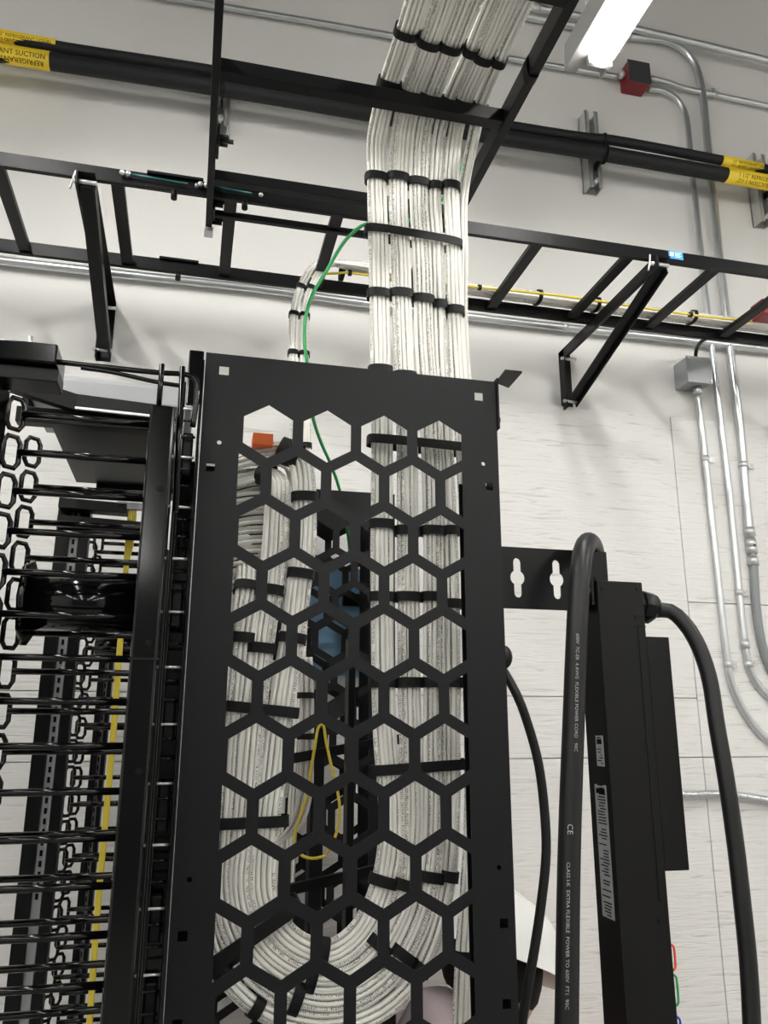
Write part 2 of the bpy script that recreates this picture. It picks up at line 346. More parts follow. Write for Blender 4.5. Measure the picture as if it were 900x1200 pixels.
def ico(c,r,sx=1,sy=1,sz=1,n=8,m=12):
    vs=[c+V((0,0,r*sz))];fs=[]
    for i in range(1,n):
        th=PI*i/n
        for j in range(m): ph=2*PI*j/m; vs.append(c+V((r*sx*math.sin(th)*math.cos(ph),r*sy*math.sin(th)*math.sin(ph),r*sz*math.cos(th))))
    vs.append(c-V((0,0,r*sz)))
    for j in range(m):
        fs.append((0,1+j,1+(j+1)%m)); fs.append((len(vs)-1,1+(n-2)*m+(j+1)%m,1+(n-2)*m+j))
    for i in range(n-2):
        for j in range(m): a=1+i*m+j; b_=1+i*m+(j+1)%m; fs.append((a,a+m,b_+m,b_))
    return vs,fs,True
splice((172,212,YO),(238,222,YO),'splice plate with teal rod and bright nuts left of the overhead ladder',True)
splice((262,226,YO),(312,236,YO),'splice plate with teal rod under the overhead ladder end',True)
splice((186,316,YI),(232,322,YI),'plain black splice plate on the wall side rail',False)
# cables on the wall ladder
def lad(pts,z): return [atz(x,y,z) for x,y in pts]
CR=.0033
def hcable(path,a,b_,m,lab,group,name='network_cable',r=CR):
    P=[p+V((0,a,b_)) for p in path]
    return MB().tube(P,r,8,roll=random.uniform(0,6)).build(name,m,label=lab,cat='cable',group=group)
base=spline([V((3.0,1.69,LZ+.014)),V((2.2,1.69,LZ+.012)),V((1.5,1.69,LZ+.012)),V((.9,1.69,LZ+.012)),V((.5,1.68,LZ+.012)),V((.31,1.66,LZ+.016)),V((.245,1.65,LZ+.008)),V((.215,1.655,LZ-.04)),V((.195,1.64,LZ-.12)),V((.19,1.60,LZ-.25)),V((.195,1.57,LZ-.45)),V((.20,1.57,LZ-.7)),V((.19,1.56,LZ-1.1)),V((.18,1.55,LZ-1.5))],.02)
for s,(dx,nm) in enumerate(((-.012,'left'),(.012,'right'))):
    for j in range(6):
        a=(j%2)*.007; q=(j//2)*.007-.007
        P=[]
        for p in base:
            f=min(1,max(0,(p.x-.24)/.1))   # horizontal part
            P.append(p+V((-(1-f)*(-dx+q*.9),f*(a+dx*1.0)+(1-f)*a,f*(q*.8+.004))))
        MB().tube(P,CR,8,roll=random.uniform(0,6)).build('network_cable',cab_m,label='white network cable lying on the wall ladder and dropping behind the honeycomb panel, %s strand'%nm,cat='cable',group='white cables on the wall ladder, %s strand'%nm)
def band(c,t,n,w,d,h,th=.0016,m=velcro,name='cable_tie',label='',group='black hook and loop ties',e=2.6,parent=None,tail=True):
    # loop band round tangent t; n = across axis, w half width, d half depth, h height along t
    t=t.normalized(); n=(n-t*n.dot(t)).normalized(); bb=t.cross(n); N=28; b=MB(); vs=[]
    for k in range(N):
        a=2*PI*k/N; ca,sa=math.cos(a),math.sin(a)
        x=math.copysign(abs(ca)**(2/e),ca); y=math.copysign(abs(sa)**(2/e),sa)
        for (o,hh) in ((0,-h/2),(0,h/2),(th,h/2),(th,-h/2)): vs.append(c+n*(x*(w+o))+bb*(y*(d+o))+t*hh)
    fs=[]
    for k in range(N):
        k2=(k+1)%N
        for j in range(4): j2=(j+1)%4; fs.append((k*4+j,k*4+j2,k2*4+j2,k2*4+j))
    b.add(vs,fs,False)
    o=b.build(name,m,parent,label=label,cat='cable tie' if parent is None else None,group=group if parent is None else None)
    return o
for x,y,l in ((633,347,'on the wall ladder just left of the right bracket'),(815,370,'near the right end of the wall ladder'),(402,317,'on the wall ladder just left of the cable column'),(700,357,'on the wall ladder behind the right bracket')):
    c=atz(x,y,LZ+.014); c.y=1.694; band(V((c.x,c.y,LZ+.018)),V((1,0,0)),V((0,1,0)),.022,.015,.010,label='black tie round the white cables '+l)
for z,l in ((LZ-.06,'topmost'),(LZ-.13,'second'),(LZ-.25,'third'),(LZ-.47,'fourth')):
    i=min(range(len(base)),key=lambda j:abs(base[j].z-z)+(9 if base[j].x>.23 else 0)); c=base[i]; tt=base[i+1]-base[i-1]
    for s,nm in ((-.012,'left'),(.012,'right')): band(c+V((s-.0,.0035,0)),tt,V((1,0,0)),.0105,.009,.011,label='%s strand beside the green wire: small black tie, %s'%(nm,l))
P=spline([V((2.6,1.655,LZ+.004)),V((1.6,1.655,LZ+.005)),V((1.2,1.65,LZ+.004)),V((.9,1.66,LZ+.004)),V((.55,1.655,LZ+.004)),V((.3,1.675,LZ+.004)),V((.262,1.685,LZ+.004)),V((.235,1.69,LZ+.004)),V((.20,1.70,LZ-.01))],.02)
P=[q+V((0,0,.006*math.sin(q.x*9))) if q.x>.3 else q for q in P]
MB().tube(P,.003,8).build('fibre_cable',ylw,label='thin yellow cable lying on the wall ladder in front of the white cables',cat='cable')
for x in (.32,.62,.93,1.2): 
    i=min(range(len(P)),key=lambda j:abs(P[j].x-x)); band(P[i],V((1,0,0)),V((0,1,0)),.005,.005,.008,label='tiny black tie on the thin yellow cable, '+{.32:'nearest the cable column on its left',.62:'just right of the cable column',.93:'behind the right bracket',1.2:'nearest the blue sticker'}[x])
# green earth wire
gp=[at(545,188,1.30),at(520,232,1.33),at(470,262,1.36),(at(430,262,1.40)),at(407,279,1.42),at(383,317,1.45),at(366,346,1.46),at(358,373,1.46),at(357,400,1.46),at(360,428,1.46),at(366,485,1.50),at(376,518,1.58),at(388,545,1.66),at(398,574,1.72),at(404,600,1.738),at(412,660,1.738)]
MB().tube(spline(gp,.012),.0036,8).build('earth_wire',grn,label='green earth wire hanging from the ladder past the honeycomb panel',cat='wire')
# red device at the right end of the ladder
c=at(893,363,1.62)
t=thing('alarm_device',c-V((0,0,.02)),'small red device on the wall ladder at the right picture edge','device')
MB().box(c+V((-.012,-.02,-.022)),c+V((.05,.03,.022))).build('body',redb,t,bevel=.004)
MB().box(c+V((-.002,-.022,-.008)),c+V((.04,-.0205,.010))).build('face',mat('red_face',(.5,.1,.09),.4),t,bevel=.001)
finish(t)
# ------------------------------------------------------------------ overhead ladder over the rack
OZ=2.672
t=thing('overhead_cable_ladder',(.23,1.0,OZ-.02),'black ladder rack overhead pointing at the wall and carrying the white cables','ladder rack')
b=MB(); b.box((-.022,.2,OZ-.019),(-.009,1.53,OZ+.019)); b.build('stringer',blk,t,bevel=.0012)
b=MB(); b.box((.468,.2,OZ-.019),(.484,1.405,OZ+.019)); b.build('stringer',blk,t,bevel=.0012)
for Y,w,h in ((.38,.025,.026),(.62,.025,.026),(.845,.025,.026),(1.10,.022,.026),(1.37,.018,.022)):
    MB().box((-.010,Y-w/2,OZ-h/2-.004),(.469,Y+w/2,OZ+h/2-.004)).build('rung',blk,t,bevel=.001)
MB().box((-.010,1.482,OZ-.009),(.40,1.494,OZ+.004)).build('end_rung',blk,t,bevel=.001)
for Y in (1.27,1.45,1.51):
    for dz,l in ((.012,.022),(0,.030),(-.012,.02)): MB().cyl((-.009,Y+dz*.4,OZ+dz),(-.009+l,Y+dz*.4,OZ+dz),.0042,8).build('bolt',blk,t)
for Y in (1.265,1.455): MB().box((-.009,Y-.012,OZ-.022),(-.004,Y+.03,OZ+.022)).build('joint_plate',blk,t,bevel=.001)
MB().box((-.024,1.51,OZ-.03),(-.006,1.535,OZ-.02)).build('end_clip',galv,t,bevel=.001)
finish(t)
band(at(604,92,1.0)*0+V((.476,.99,OZ)),V((0,1,0)),V((1,0,0)),.010,.022,.016,label='black tie wrapped round the right stringer of the overhead ladder')
# ------------------------------------------------------------------ main cable bundles
BY=1.155
def C(x,y,Y=BY): return at(x,y,Y)
def over(px,py,X1):   # overhead part : lies on the rungs (z 2.70)
    p=atz(px,py,2.712); return [V((p.x,.15,2.712)),V((p.x,.6,2.712)),V((p.x,.85,2.712)),V((p.x,1.03,2.712))]
def col_pts(l,Y=BY): return [at(x,y,Y) for x,y in l]
Bn={}
specs={
 1:dict(o=(475,40),n=(5,5,4),c=[(441,165),(441,210),(443,300),(445,400),(447,500),(447,600),(447,700),(448,800),(451,870),(456,930),(456,990),(449,1032),(436,1068),(416,1098),(385,1117),(352,1109),(325,1085),(309,1050),(308,1012),(313,965),(319,915),(325,860),(334,800),(344,740),(350,690),(356,640),(357,600),(356,560)],top=[(352,542,1.158),(340,531,1.162),(318,530,1.168),(290,536,1.175),(250,548,1.18)]),
 2:dict(o=(503,48),n=(5,5,4),c=[(466,165),(466,210),(469,300),(472,400),(476,500),(477,600),(478,700),(479,800),(481,870),(483,930),(482,990),(476,1037),(460,1080),(438,1115),(411,1138),(383,1146),(345,1137),(311,1112),(288,1075),(281,1035),(285,990),(290,930),(296,860),(302,800),(308,750),(315,700),(321,650),(324,600),(326,572)],top=[(323,563,1.165),(312,556,1.178),(290,562,1.19),(255,572,1.20)]),
 3:dict(o=(527,55),n=(5,5,4),c=[(490,165),(490,210),(494,300),(497,400),(504,500),(507,600),(508,700),(509,800),(509,870),(510,930),(508,990),(501,1045),(486,1092),(461,1135),(425,1165),(383,1176),(338,1166),(299,1138),(270,1097),(258,1045),(260,990),(265,930),(270,860),(277,800),(283,740),(287,712)],top=[(290,690,1.163),(291,672,1.185),(290,664,1.21),(286,668,1.24),(280,685,1.27)]),
 4:dict(o=(551,60),n=(3,3,3),c=[(510,165),(510,215),(513,300),(516,400),(522,500),(527,600),(530,700),(531,800),(531,870),(531,930),(529,990),(523,1045),(507,1105),(482,1153),(442,1188),(385,1205),(328,1196),(283,1167),(250,1120),(238,1060),(238,990),(244,900),(250,800),(257,700)],top=[(260,650,1.17),(262,620,1.20),(258,600,1.24),(240,600,1.26)]),
 5:dict(o=(568,64),n=(4,4,3),c=[(528,168),(528,220),(531,300),(534,400),(541,500),(547,600),(550,700),(552,800),(554,870),(554,930),(552,990),(548,1060),(544,1120),(541,1200),(538,1320),(536,1420)],top=[]),
 6:dict(o=(586,68),n=(3,3,2),c=[(545,172),(542,225),(541,300),(542,400),(549,500),(556,600),(560,700),(563,800),(565,900),(562,1000),(557,1100),(550,1200),(545,1320),(540,1420)],top=[]),
}
order={1:'leftmost',2:'second',3:'third',4:'narrow fourth',5:'fifth',6:'rightmost, hindmost'}
for k,s in specs.items():
    Y=BY if k<6 else BY+.03
    pts=over(s['o'][0],s['o'][1],0)
    pts[-1]=pts[-1]; a=at(*s['c'][0],Y)
    pts.append(V((pts[-1].x*.75+a.x*.25,1.105,2.702)))
    pts.append(V((pts[-2].x*.35+a.x*.65,1.140,2.668)))
    c_=col_pts(s['c'],Y)
    c_=[q for q in c_ if q.z<2.635]
    pts+=c_; pts+=[at(x,y,Yy) for x,y,Yy in s['top']]
    if k>4: q=pts[-1]; pts+=[V((q.x,q.y,.7)),V((q.x,q.y,.12))]
    p=spline(pts,.010)
    # frames by transport from the vertical part
    i0=min(range(len(p)//2),key=lambda j:abs(p[j].z-2.3)+(9 if p[j].y<1.12 else 0))
    fr=[None]*len(p)
    def tan(i): return (p[min(i+1,len(p)-1)]-p[max(i-1,0)]).normalized()
    u=V((1,0,0)); 
    for rng in (range(i0,len(p)),range(i0,-1,-1)):
        u=V((1,0,0))
        for i in rng:
            t_=tan(i); u=(u-t_*u.dot(t_)).normalized(); fr[i]=(u.copy(),u.cross(t_)*1.0)
    # depth axis must be +Y on the vertical part
    if fr[i0][1].y<0: fr=[(a_,-b_) for a_,b_ in fr]
    rows=s['n']; sp=.0066; offs=[]
    for r,n in enumerate(rows):
        for j in range(n):
            a_=(j-(n-1)/2+(0.25 if r%2 else -0.1))*sp; mid=abs(j-(n-1)/2)/max(1,(n-1)/2)
            b_=(r-1)*.0062+( .0030*mid**2 if r==0 else (-.003*mid**2 if r==2 else 0))
            offs.append((a_,b_))
    hw=(max(rows)/2+.12)*sp; hd=.0115
    Bn[k]=dict(p=p,fr=fr,hw=hw,hd=hd,tan=tan)
    tn=[tan(i) for i in range(len(p))]; Bn[k]['tn']=tn
    for ci,(a_,b_) in enumerate(offs):
        ph=random.uniform(0,6); ph2=random.uniform(0,6); fq=random.uniform(.09,.16); e=random.choice((0,1,2,3))
        P=[]
        for i in range(e,len(p)):
            w1=.0004*math.sin(i*fq+ph)+.0003*math.sin(i*fq*2.3+ph2); w2=.0005*math.cos(i*fq*1.3+ph2)
            P.append(p[i]+fr[i][0]*(a_+w1)+fr[i][1]*(b_+w2))
        lab='white network cable in the %s bundle dropping from the overhead ladder'%order[k]
        if k==5: lab='white network cable in the fifth bundle, which runs straight down past the loop'
        MB().tube(P,CR,8,roll=random.uniform(0,6.3)).build('network_cable',cab_m,fixn=False,label=lab,cat='cable',group='white cables, %s bundle'%order[k])
def tie(k,x,y,lab,h=.0145,grow=.0012):
    B=Bn[k]; best=min(range(3,len(B['p'])-3),key=lambda i:(proj(B['p'][i])[0]-x)**2+(proj(B['p'][i])[1]-y)**2)
    band(B['p'][best],B['tn'][best],B['fr'][best][0],B['hw']+grow,B['hd']+grow,h,label=lab)
nm={1:'leftmost',2:'second',3:'third',4:'narrow fourth',5:'fifth',6:'rightmost'}
rowsT=[('in the top row near the picture top',{1:(475,38),2:(503,46),3:(527,54),4:(551,60),5:(568,64),6:(586,68)}),
 ('on the ladder rung where the cables turn down',{1:(455,103),2:(477,108),3:(500,113),4:(520,117),5:(536,120),6:(553,125)}),
 ('in the row just below the bend',{1:(440,208),2:(466,211),3:(490,215),4:(510,218),5:(528,222)}),
 ('in the row below the long top strap',{1:(444,343),2:(469,347),3:(496,353),4:(515,357),5:(533,363)}),
 ('just above the top edge of the honeycomb panel',{1:(446,437),2:(473,441)}),
 ('seen through the third row of hexagons, right column',{1:(447,614),2:(478,620),3:(508,621),4:(528,624)}),
 ('seen through the fifth row of hexagons, right column',{1:(447,703),2:(478,702),3:(508,704),4:(530,706)}),
 ('level with the middle of the panel, right column',{1:(448,803),2:(479,797),3:(509,803),4:(531,801),5:(552,801)}),
 ('low in the right column above the loop',{1:(449,1035),2:(478,1033),3:(503,1024),4:(526,1030)}),
 ('beside the person at the lower right',{5:(543,1118)}),
 ('high in the left column',{1:(356,584)}),
 ('in the left column below the sideways cables',{1:(352,670),2:(315,694),3:(288,693)}),
 ('in the left column, middle row',{1:(343,752),2:(307,757),3:(282,750)}),
 ('at the lower left of the loop',{3:(275,1112),4:(250,1140)}),
 ('at the bottom of the loop',{2:(360,1146),3:(345,1172),4:(300,1190)}),
 ('at the bottom right of the loop',{2:(445,1108),3:(470,1122),4:(495,1140)})]
for lab,d in rowsT:
    for k,(x,y) in d.items():
        tie(k,x,y,'black tie round the %s bundle %s'%(nm[k],lab),grow=.0012 if 'rung' not in lab else .0022,h=.0145 if 'rung' not in lab else .02)
tie(1,378,1118,'wide black tie crossing the innermost bundle at the very bottom of the loop',h=.022)
# long straps round several bundles at once (height in px at left and right end)
def strap(x0,y0,x1,y1,lab,h=.0145,Y=BY,d=.0150,tilt=0):
    a=at(x0,y0,Y); e=at(x1,y1,Y); c=(a+e)/2; n=(e-a); t_=n.cross(V((0,1,0))).normalized()
    band(c,t_,n,n.length/2,d,h,label=lab,e=4.5,group='long black straps round the white cables')
strap(428,270,540,289,'long black strap round the whole cable column above the panel')
strap(431,516,566,530,'long black strap round the cable column behind the top row of hexagons')
strap(437,903,571,893,'long black strap slanting across the right column above the loop')
strap(250,965,337,961,'long black strap round the left column above the loop')
strap(262,827,349,836,'long black strap round the left column at mid height')
strap(236,1134,350,1055,'long black strap slanting over the lower left of the loop',h=.018,d=.024)
# sideways cables at the upper left behind the panel
for j in range(28):
    y=538+5.7*j; z0=at(280,y,1.20).z; r_=random.uniform
    yy=1.195+(j%2)*.006
    P=spline([V((-.002,yy+.02,z0-.012+r_(-.003,.003))),V((.05,yy,z0+r_(-.002,.002))),V((.085,yy-.002,z0+.008)),V((.118+.004*(j%3),yy+.004,z0+.008)),V((.134+.004*(j%3),yy+.010,z0-.02)),V((.138+.004*(j%3),yy+.012,z0-.06))],.006)
    MB().tube(P,CR,8,roll=r_(0,6)).build('network_cable',cab_m,fixn=False,label='white network cable running sideways at the upper left behind the panel',cat='cable',group='white cables running sideways at the upper left')
c=at(308,517,1.166)
o=MB().box(c+V((-.016,-.017,-.012)),c+V((.014,.017,.007))).build('orange_tag',orng,bevel=.001,label='orange tag wrapped on the cables in the top left hexagon',cat='tag')
b=Bn[1]; i=min(range(len(b['p'])),key=lambda i:(proj(b['p'][i])[0]-336)**2+(proj(b['p'][i])[1]-530)**2)
band(b['p'][i],b['tn'][i],b['fr'][i][0],b['hw']+.002,b['hd']+.003,.034,label='wide black strap where the leftmost bundle bends over in the top left hexagons')
b=Bn[3]; i=min(range(len(b['p'])),key=lambda i:(proj(b['p'][i])[0]-296)**2+(proj(b['p'][i])[1]-655)**2)
band(b['p'][i],b['tn'][i],b['fr'][i][0],b['hw']+.002,b['hd']+.002,.024,label='wide black strap where the outer left bundle bends back')
b=Bn[2]; i=min(range(len(b['p'])),key=lambda i:(proj(b['p'][i])[0]-318)**2+(proj(b['p'][i])[1]-545)**2)
band(b['p'][i],b['tn'][i],b['fr'][i][0],b['hw']+.002,b['hd']+.002,.016,label='black tie where the second bundle bends over at the upper left')
# ------------------------------------------------------------------ honeycomb panels
def honeycomb(Y,lab,m,x0=-.003,x1=.419,z1=2.15,z0=.12,rows=26,thick=.0022,grp='honeycomb end panels'):
    cu=bpy.data.curves.new('h','CURVE'); cu.dimensions='2D'; cu.fill_mode='BOTH'; cu.extrude=thick/2
    def poly(pts):
        s=cu.splines.new('POLY'); s.points.add(len(pts)-1)
        for i,(x,z) in enumerate(pts): s.points[i].co=(x,z,0,1)
        s.use_cyclic_u=True
    poly([(x0,z0),(x1,z0),(x1,z1),(x0,z1)])
    p=.0816; rs=.0707; R=.0386; xl,xr=.048,.3638
    for r in range(rows):
        zc=2.0425-r*rs
        xs=[.0860+p*i for i in range(4)] if r%2==0 else [.0450+p*i for i in range(5)]
        for xc in xs:
            pts=[(xc+R*math.sin(a),zc+R*math.cos(a)) for a in [i*PI/3 for i in range(6)]]
            # clip to opening
            def clip(pts,xv,keep_gt):
                out=[]
                for i in range(len(pts)):
                    a,b_=pts[i],pts[(i+1)%len(pts)]; ia=(a[0]>=xv)==keep_gt; ib=(b_[0]>=xv)==keep_gt
                    if ia: out.append(a)
                    if ia!=ib:
                        f=(xv-a[0])/(b_[0]-a[0]); out.append((xv,a[1]+f*(b_[1]-a[1])))
                return out
            pts=clip(pts,xl,True); pts=clip(pts,xr,False)
            if len(pts)>2 and max(q[0] for q in pts)-min(q[0] for q in pts)>.006: poly(pts)
    def sq(cx_,cz_,h=.0065): poly([(cx_-h,cz_-h),(cx_+h,cz_-h),(cx_+h,cz_+h),(cx_-h,cz_+h)])
    def rd(cx_,cz_,h=.0032): poly([(cx_+h*math.cos(a),cz_+h*math.sin(a)) for a in [i*PI/5 for i in range(10)]])
    sq(.0225,2.1255); sq(.392,2.124); rd(.0215,2.021); rd(.396,2.02)
    for z in (1.985,1.42,1.33): sq(.012,z,.0055); 
    for z in (1.986,1.415,1.325): sq(.404,z,.0055)
    rd(.016,1.48); rd(.40,1.48)
    o=bpy.data.objects.new('h',cu); col.objects.link(o); dg=bpy.context.evaluated_depsgraph_get(); dg.update()
    me=bpy.data.meshes.new_from_object(o.evaluated_get(dg)); bpy.data.objects.remove(o)
    for v in me.vertices: v.co=V((v.co.x,Y+v.co.z,v.co.y))
    bm=bmesh.new(); bm.from_mesh(me); bmesh.ops.remove_doubles(bm,verts=bm.verts,dist=1e-6); bmesh.ops.recalc_face_normals(bm,faces=bm.faces); bm.to_mesh(me); bm.free()
    for q in me.polygons: q.use_smooth=False
    me.name='perforated_panel'; me.materials.clear(); me.materials.append(m)
    t=thing('honeycomb_panel',((x0+x1)/2,Y,z0),lab,'panel',grp)
    pnl=bpy.data.objects.new('perforated_sheet',me); col.objects.link(pnl); pnl.parent=t
    s=1 if Y<1.7 else -1
    return t
t=honeycomb(1.05,'large charcoal panel with honeycomb cut-outs in front of the white cable loop',plate_m)
for x in (-.003,.4168): MB().box((x,1.0515,.12),(x+.0022,1.095,2.15)).build('side_flange',plate_m,t)
MB().box((-.0008,1.0515,2.1478),(.4168,1.085,2.15)).build('top_flange',plate_m,t)
# black inner lining behind margins
MB().box((.001,1.090,.12),(.040,1.0925,2.0)).build('inner_channel',blk,t); MB().box((.372,1.090,.12),(.4165,1.0925,2.0)).build('inner_channel',blk,t)
MB().box((.4195,1.045,2.075),(.4225,1.085,2.155)).build('corner_tab',plate_m,t,bevel=.0006)
MB().prism([atz(x,y,2.155) for x,y in ((581,449),(592,435),(612,437),(596,455))],(0,0,.003)).build('corner_tab',plate_m,t,bevel=.0004)
b=MB(); b.cyl((.4235,1.077,2.10),(.434,1.077,2.10),.006,10); b.cyl((.4235,1.077,2.135),(.430,1.077,2.135),.0045,10); b.build('bolt',blk,t)
finish(t)
t=honeycomb(1.667,'smaller looking far honeycomb panel seen through the gap in the cables',plate_m,grp=None)
for x in (-.003,.4168): MB().box((x,1.668,.12),(x+.0022,1.70,2.15)).build('side_flange',blk,t)
MB().box((0,1.668,2.147),(.416,1.70,2.15)).build('top_flange',blk,t); finish(t)
t=honeycomb(1.772,'hindmost black honeycomb panel close to the wall',blk,grp=None); finish(t)
# frame joining the panels
t=thing('equipment_rack',(.2,1.37,0),'black inner frame posts and feet between the honeycomb panels','rack')
for (x,y) in ((.008,1.36),(.41,1.36)): 
    pass
b=MB(); b.box((.2445,1.27,.02),(.2555,1.30,1.79)); b.build('inner_post',blk,t,bevel=.001)
b=MB(); b.box((.226,1.52,.02),(.250,1.56,1.66)); b.build('inner_post',blk,t,bevel=.001)
b=MB(); b.bar((.226,1.53,1.66),(.262,1.30,1.70),.012,.03); b.build('cross_arm',blk,t)
for z in (1.62,1.42): b=MB(); b.bar((.40,1.40,z+.02),(.16,1.40,z-.02),.012,.016); b.build('cross_arm',blk,t)
b=MB(); b.box((-.002,1.055,.02),(.43,1.095,.10)); b.box((-.002,1.66,.02),(.43,1.70,.12)); b.box((.0,1.09,.02),(.04,1.66,.08)); b.box((.38,1.09,.02),(.42,1.66,.08)); b.build('base',blk,t,bevel=.002)
b=MB(); [b.cyl((x,y,0),(x,y,.03),.02,12) for x in (.02,.40) for y in (1.08,1.68)]; b.build('foot',blk,t)
b=MB(); b.box((.3845,1.772,.0),(.418,1.80,.13)); b.box((.0,1.76,.0),(.03,1.80,.13)); b.build('rear_foot',blk,t)
finish(t)
# blue cabinet seen behind, on the wall
a=at(352,661,1.80); e=at(440,792,1.80)
t=thing('wall_cabinet',(a.x+.08,W,e.z),'slate blue metal cabinet on the wall seen through the honeycomb gap','cabinet')
MB().box((a.x,1.82,e.z),(e.x,PY-.001,a.z)).build('body',bluec,t,bevel=.003)
MB().box((a.x+.004,1.814,e.z+.004),(e.x-.004,1.8195,(a.z+e.z)/2-.01)).build('lower_door',bluec,t,bevel=.002)
q=at(417,703,1.81); MB().box((q.x-.03,1.808,q.z-.014),(q.x+.03,1.8195,q.z+.014)).build('latch_bar',blk,t,bevel=.002); finish(t)
# grey and yellow cables deep between the columns
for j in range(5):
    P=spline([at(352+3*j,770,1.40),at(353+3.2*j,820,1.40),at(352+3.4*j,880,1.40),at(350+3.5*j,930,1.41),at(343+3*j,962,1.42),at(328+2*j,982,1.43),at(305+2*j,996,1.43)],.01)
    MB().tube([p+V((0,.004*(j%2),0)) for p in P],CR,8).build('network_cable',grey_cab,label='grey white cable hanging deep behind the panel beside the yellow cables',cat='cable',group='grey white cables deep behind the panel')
P=spline([at(x,y,1.38) for x,y in [(382,1003),(366,1006),(352,1001),(345,985),(350,962),(360,930),(364,905),(369,875),(374,851),(378,849),(382,868),(387,892),(393,915),(398,945),(397,965),(391,985),(382,1001)]],.006)
MB().tube(P,.0024,8).build('fibre_cable',ylw,label='yellow cable loop hanging deep behind the middle of the panel',cat='cable')
for y in (815,863): 
    c=at(358,y,1.402); band(c,V((0,0,1)),V((1,0,0)),.013,.008,.010,label='black tie round the grey white cables deep behind the panel, %s'%('upper' if y==815 else 'lower'))
# ------------------------------------------------------------------ keyhole bracket and power unit on the right
t=thing('keyhole_bracket',at(620,715,1.13),'black flat bracket with keyhole slots joining the panel to the power strip','bracket')
cu=bpy.data.curves.new('k','CURVE'); cu.dimensions='2D'; cu.fill_mode='BOTH'; cu.extrude=.0015
def kp(pts):
    s=cu.splines.new('POLY'); s.points.add(len(pts)-1)
    for i,(x,z) in enumerate(pts): s.points[i].co=(x,z,0,1)
    s.use_cyclic_u=True
kp([(.418,1.824),(.625,1.824),(.625,1.918),(.418,1.918)])
for kx in (.475,.539,.592):
    r,w,hh=.0118,.0062,.0305; pts=[]
    a0=math.asin(w/r)
    for i in range(7): a=PI/2-a0-(PI-2*a0)*i/6; pts.append((kx+r*math.cos(a),1.871+r*math.sin(a)))
    for i in range(5): a=-PI*i/4; pts.append((kx+w*math.cos(a),1.871-hh+w+w*math.sin(a)))
    for i in range(7): a=-PI/2-a0-(PI-2*a0)*i/6; pts.append((kx+r*math.cos(a),1.871+r*math.sin(a)))
    for i in range(5): a=PI-PI*i/4; pts.append((kx+w*math.cos(a),1.871+hh-w+w*math.sin(a)))
    kp(pts)
o=bpy.data.objects.new('k',cu); col.objects.link(o); dg=bpy.context.evaluated_depsgraph_get(); dg.update()
me=bpy.data.meshes.new_from_object(o.evaluated_get(dg)); bpy.data.objects.remove(o)
for v in me.vertices: v.co=V((v.co.x,1.13+v.co.z,v.co.y))
me.materials.clear(); me.materials.append(blk); o=bpy.data.objects.new('slotted_plate',me); col.objects.link(o); o.parent=t
MB().box((.583,1.105,1.83),(.588,1.129,1.895)).build('end_tab',blk,t,bevel=.0008)
MB().cyl((.578,1.112,1.853),(.583,1.112,1.853),.005,10).build('bolt',galv,t); finish(t)
t=thing('power_strip',(.63,1.14,.9),'tall black rack power strip on the right with colour ringed outlets','power strip')
MB().box((.590,1.10,.003),(.666,1.165,1.867)).build('housing',pdum,t,bevel=.0018)
MB().box((.6665,1.102,1.458),(.705,1.16,1.785)).build('side_module',pdum,t,bevel=.0015)
b=MB(); b.box((.652,1.0990,1.42),(.6528,1.0999,1.80)); b.box((.646,1.0990,1.799),(.666,1.0999,1.8),); b.box((.647,1.0990,1.815),(.666,1.0999,1.816)); b.build('seam',gloss,t)
b=MB(); [b.cyl((x,1.0985,z),(x,1.1,z),.0026,10) for x,z in ((.600,1.856),(.657,1.857),(.652,1.812),(.648,1.61),(.650,1.395))]; b.build('screw',blk,t)
pp=at(765,708,1.125)
b=MB(); b.tube([V((.666,1.13,1.835)),V((.676,1.13,1.835)),V((.677,1.13,1.835)),V((.694,1.13,1.832)),V((.702,1.13,1.829))],[.021,.021,.0255,.025,.019],8); b.build('inlet_plug',blk,t,bevel=.001)
for i,(m_,y0,y1,l) in enumerate(((redr,1103,1133,'red outlet ring'),(grr,1138,1174,'green outlet ring'),(blr,1187,1222,'blue outlet ring'))):
    za=at(791,y0,1.12).z; zb=at(791,y1,1.12).z; x=.666
    pts=[V((x-.004,1.105,zb)),V((x+.002,1.105,zb)),V((x+.0055,1.105,zb+.003)),V((x+.0062,1.105,zb+.008)),V((x+.0062,1.105,za-.008)),V((x+.0055,1.105,za-.003)),V((x+.002,1.105,za)),V((x-.004,1.105,za))]
    MB().tube(spline(pts,.003),.0016,8).build('outlet_ring',m_,t,label=l)
for (y0,y1,yy0,yy1) in ((862,898,1.112,1.134),(920,1078,1.112,1.146)):
    za=at(712,y0,1.12).z; zb=at(712,y1,1.12).z
    o=MB().box((.5892,yy0,zb),(.5899,yy1,za)).build('rating_label',greyl,t,label='grey printed rating label')
    b=MB(); n=int((za-zb)/.004)
    for i in range(n):
        if random.random()<.75: b.box((.5888,yy0+.003+random.uniform(0,.006),zb+.003+i*.004),(.5892,yy1-.003-random.uniform(0,.012),zb+.0045+i*.004))
    b.box((.5888,yy0+.004,za-.012),(.5892,yy1-.004,za-.005)); b.build('print',ink,o)
finish(t)
def cable(pts,r,lab,m=rubber,name='power_cable',step=.012,n=16,roll=0):
    pts=list(pts)
    if pts[-1].z<1.35: q=pts[-1]; pts+=[V((q.x,q.y,.7)),V((q.x,q.y,.015))]
    if pts[0].z<1.35: q=pts[0]; pts=[V((q.x,q.y,.015)),V((q.x,q.y,.7))]+pts
    return MB().tube(spline(pts,step),r,n,roll=roll).build(name,m,label=lab,cat='cable')
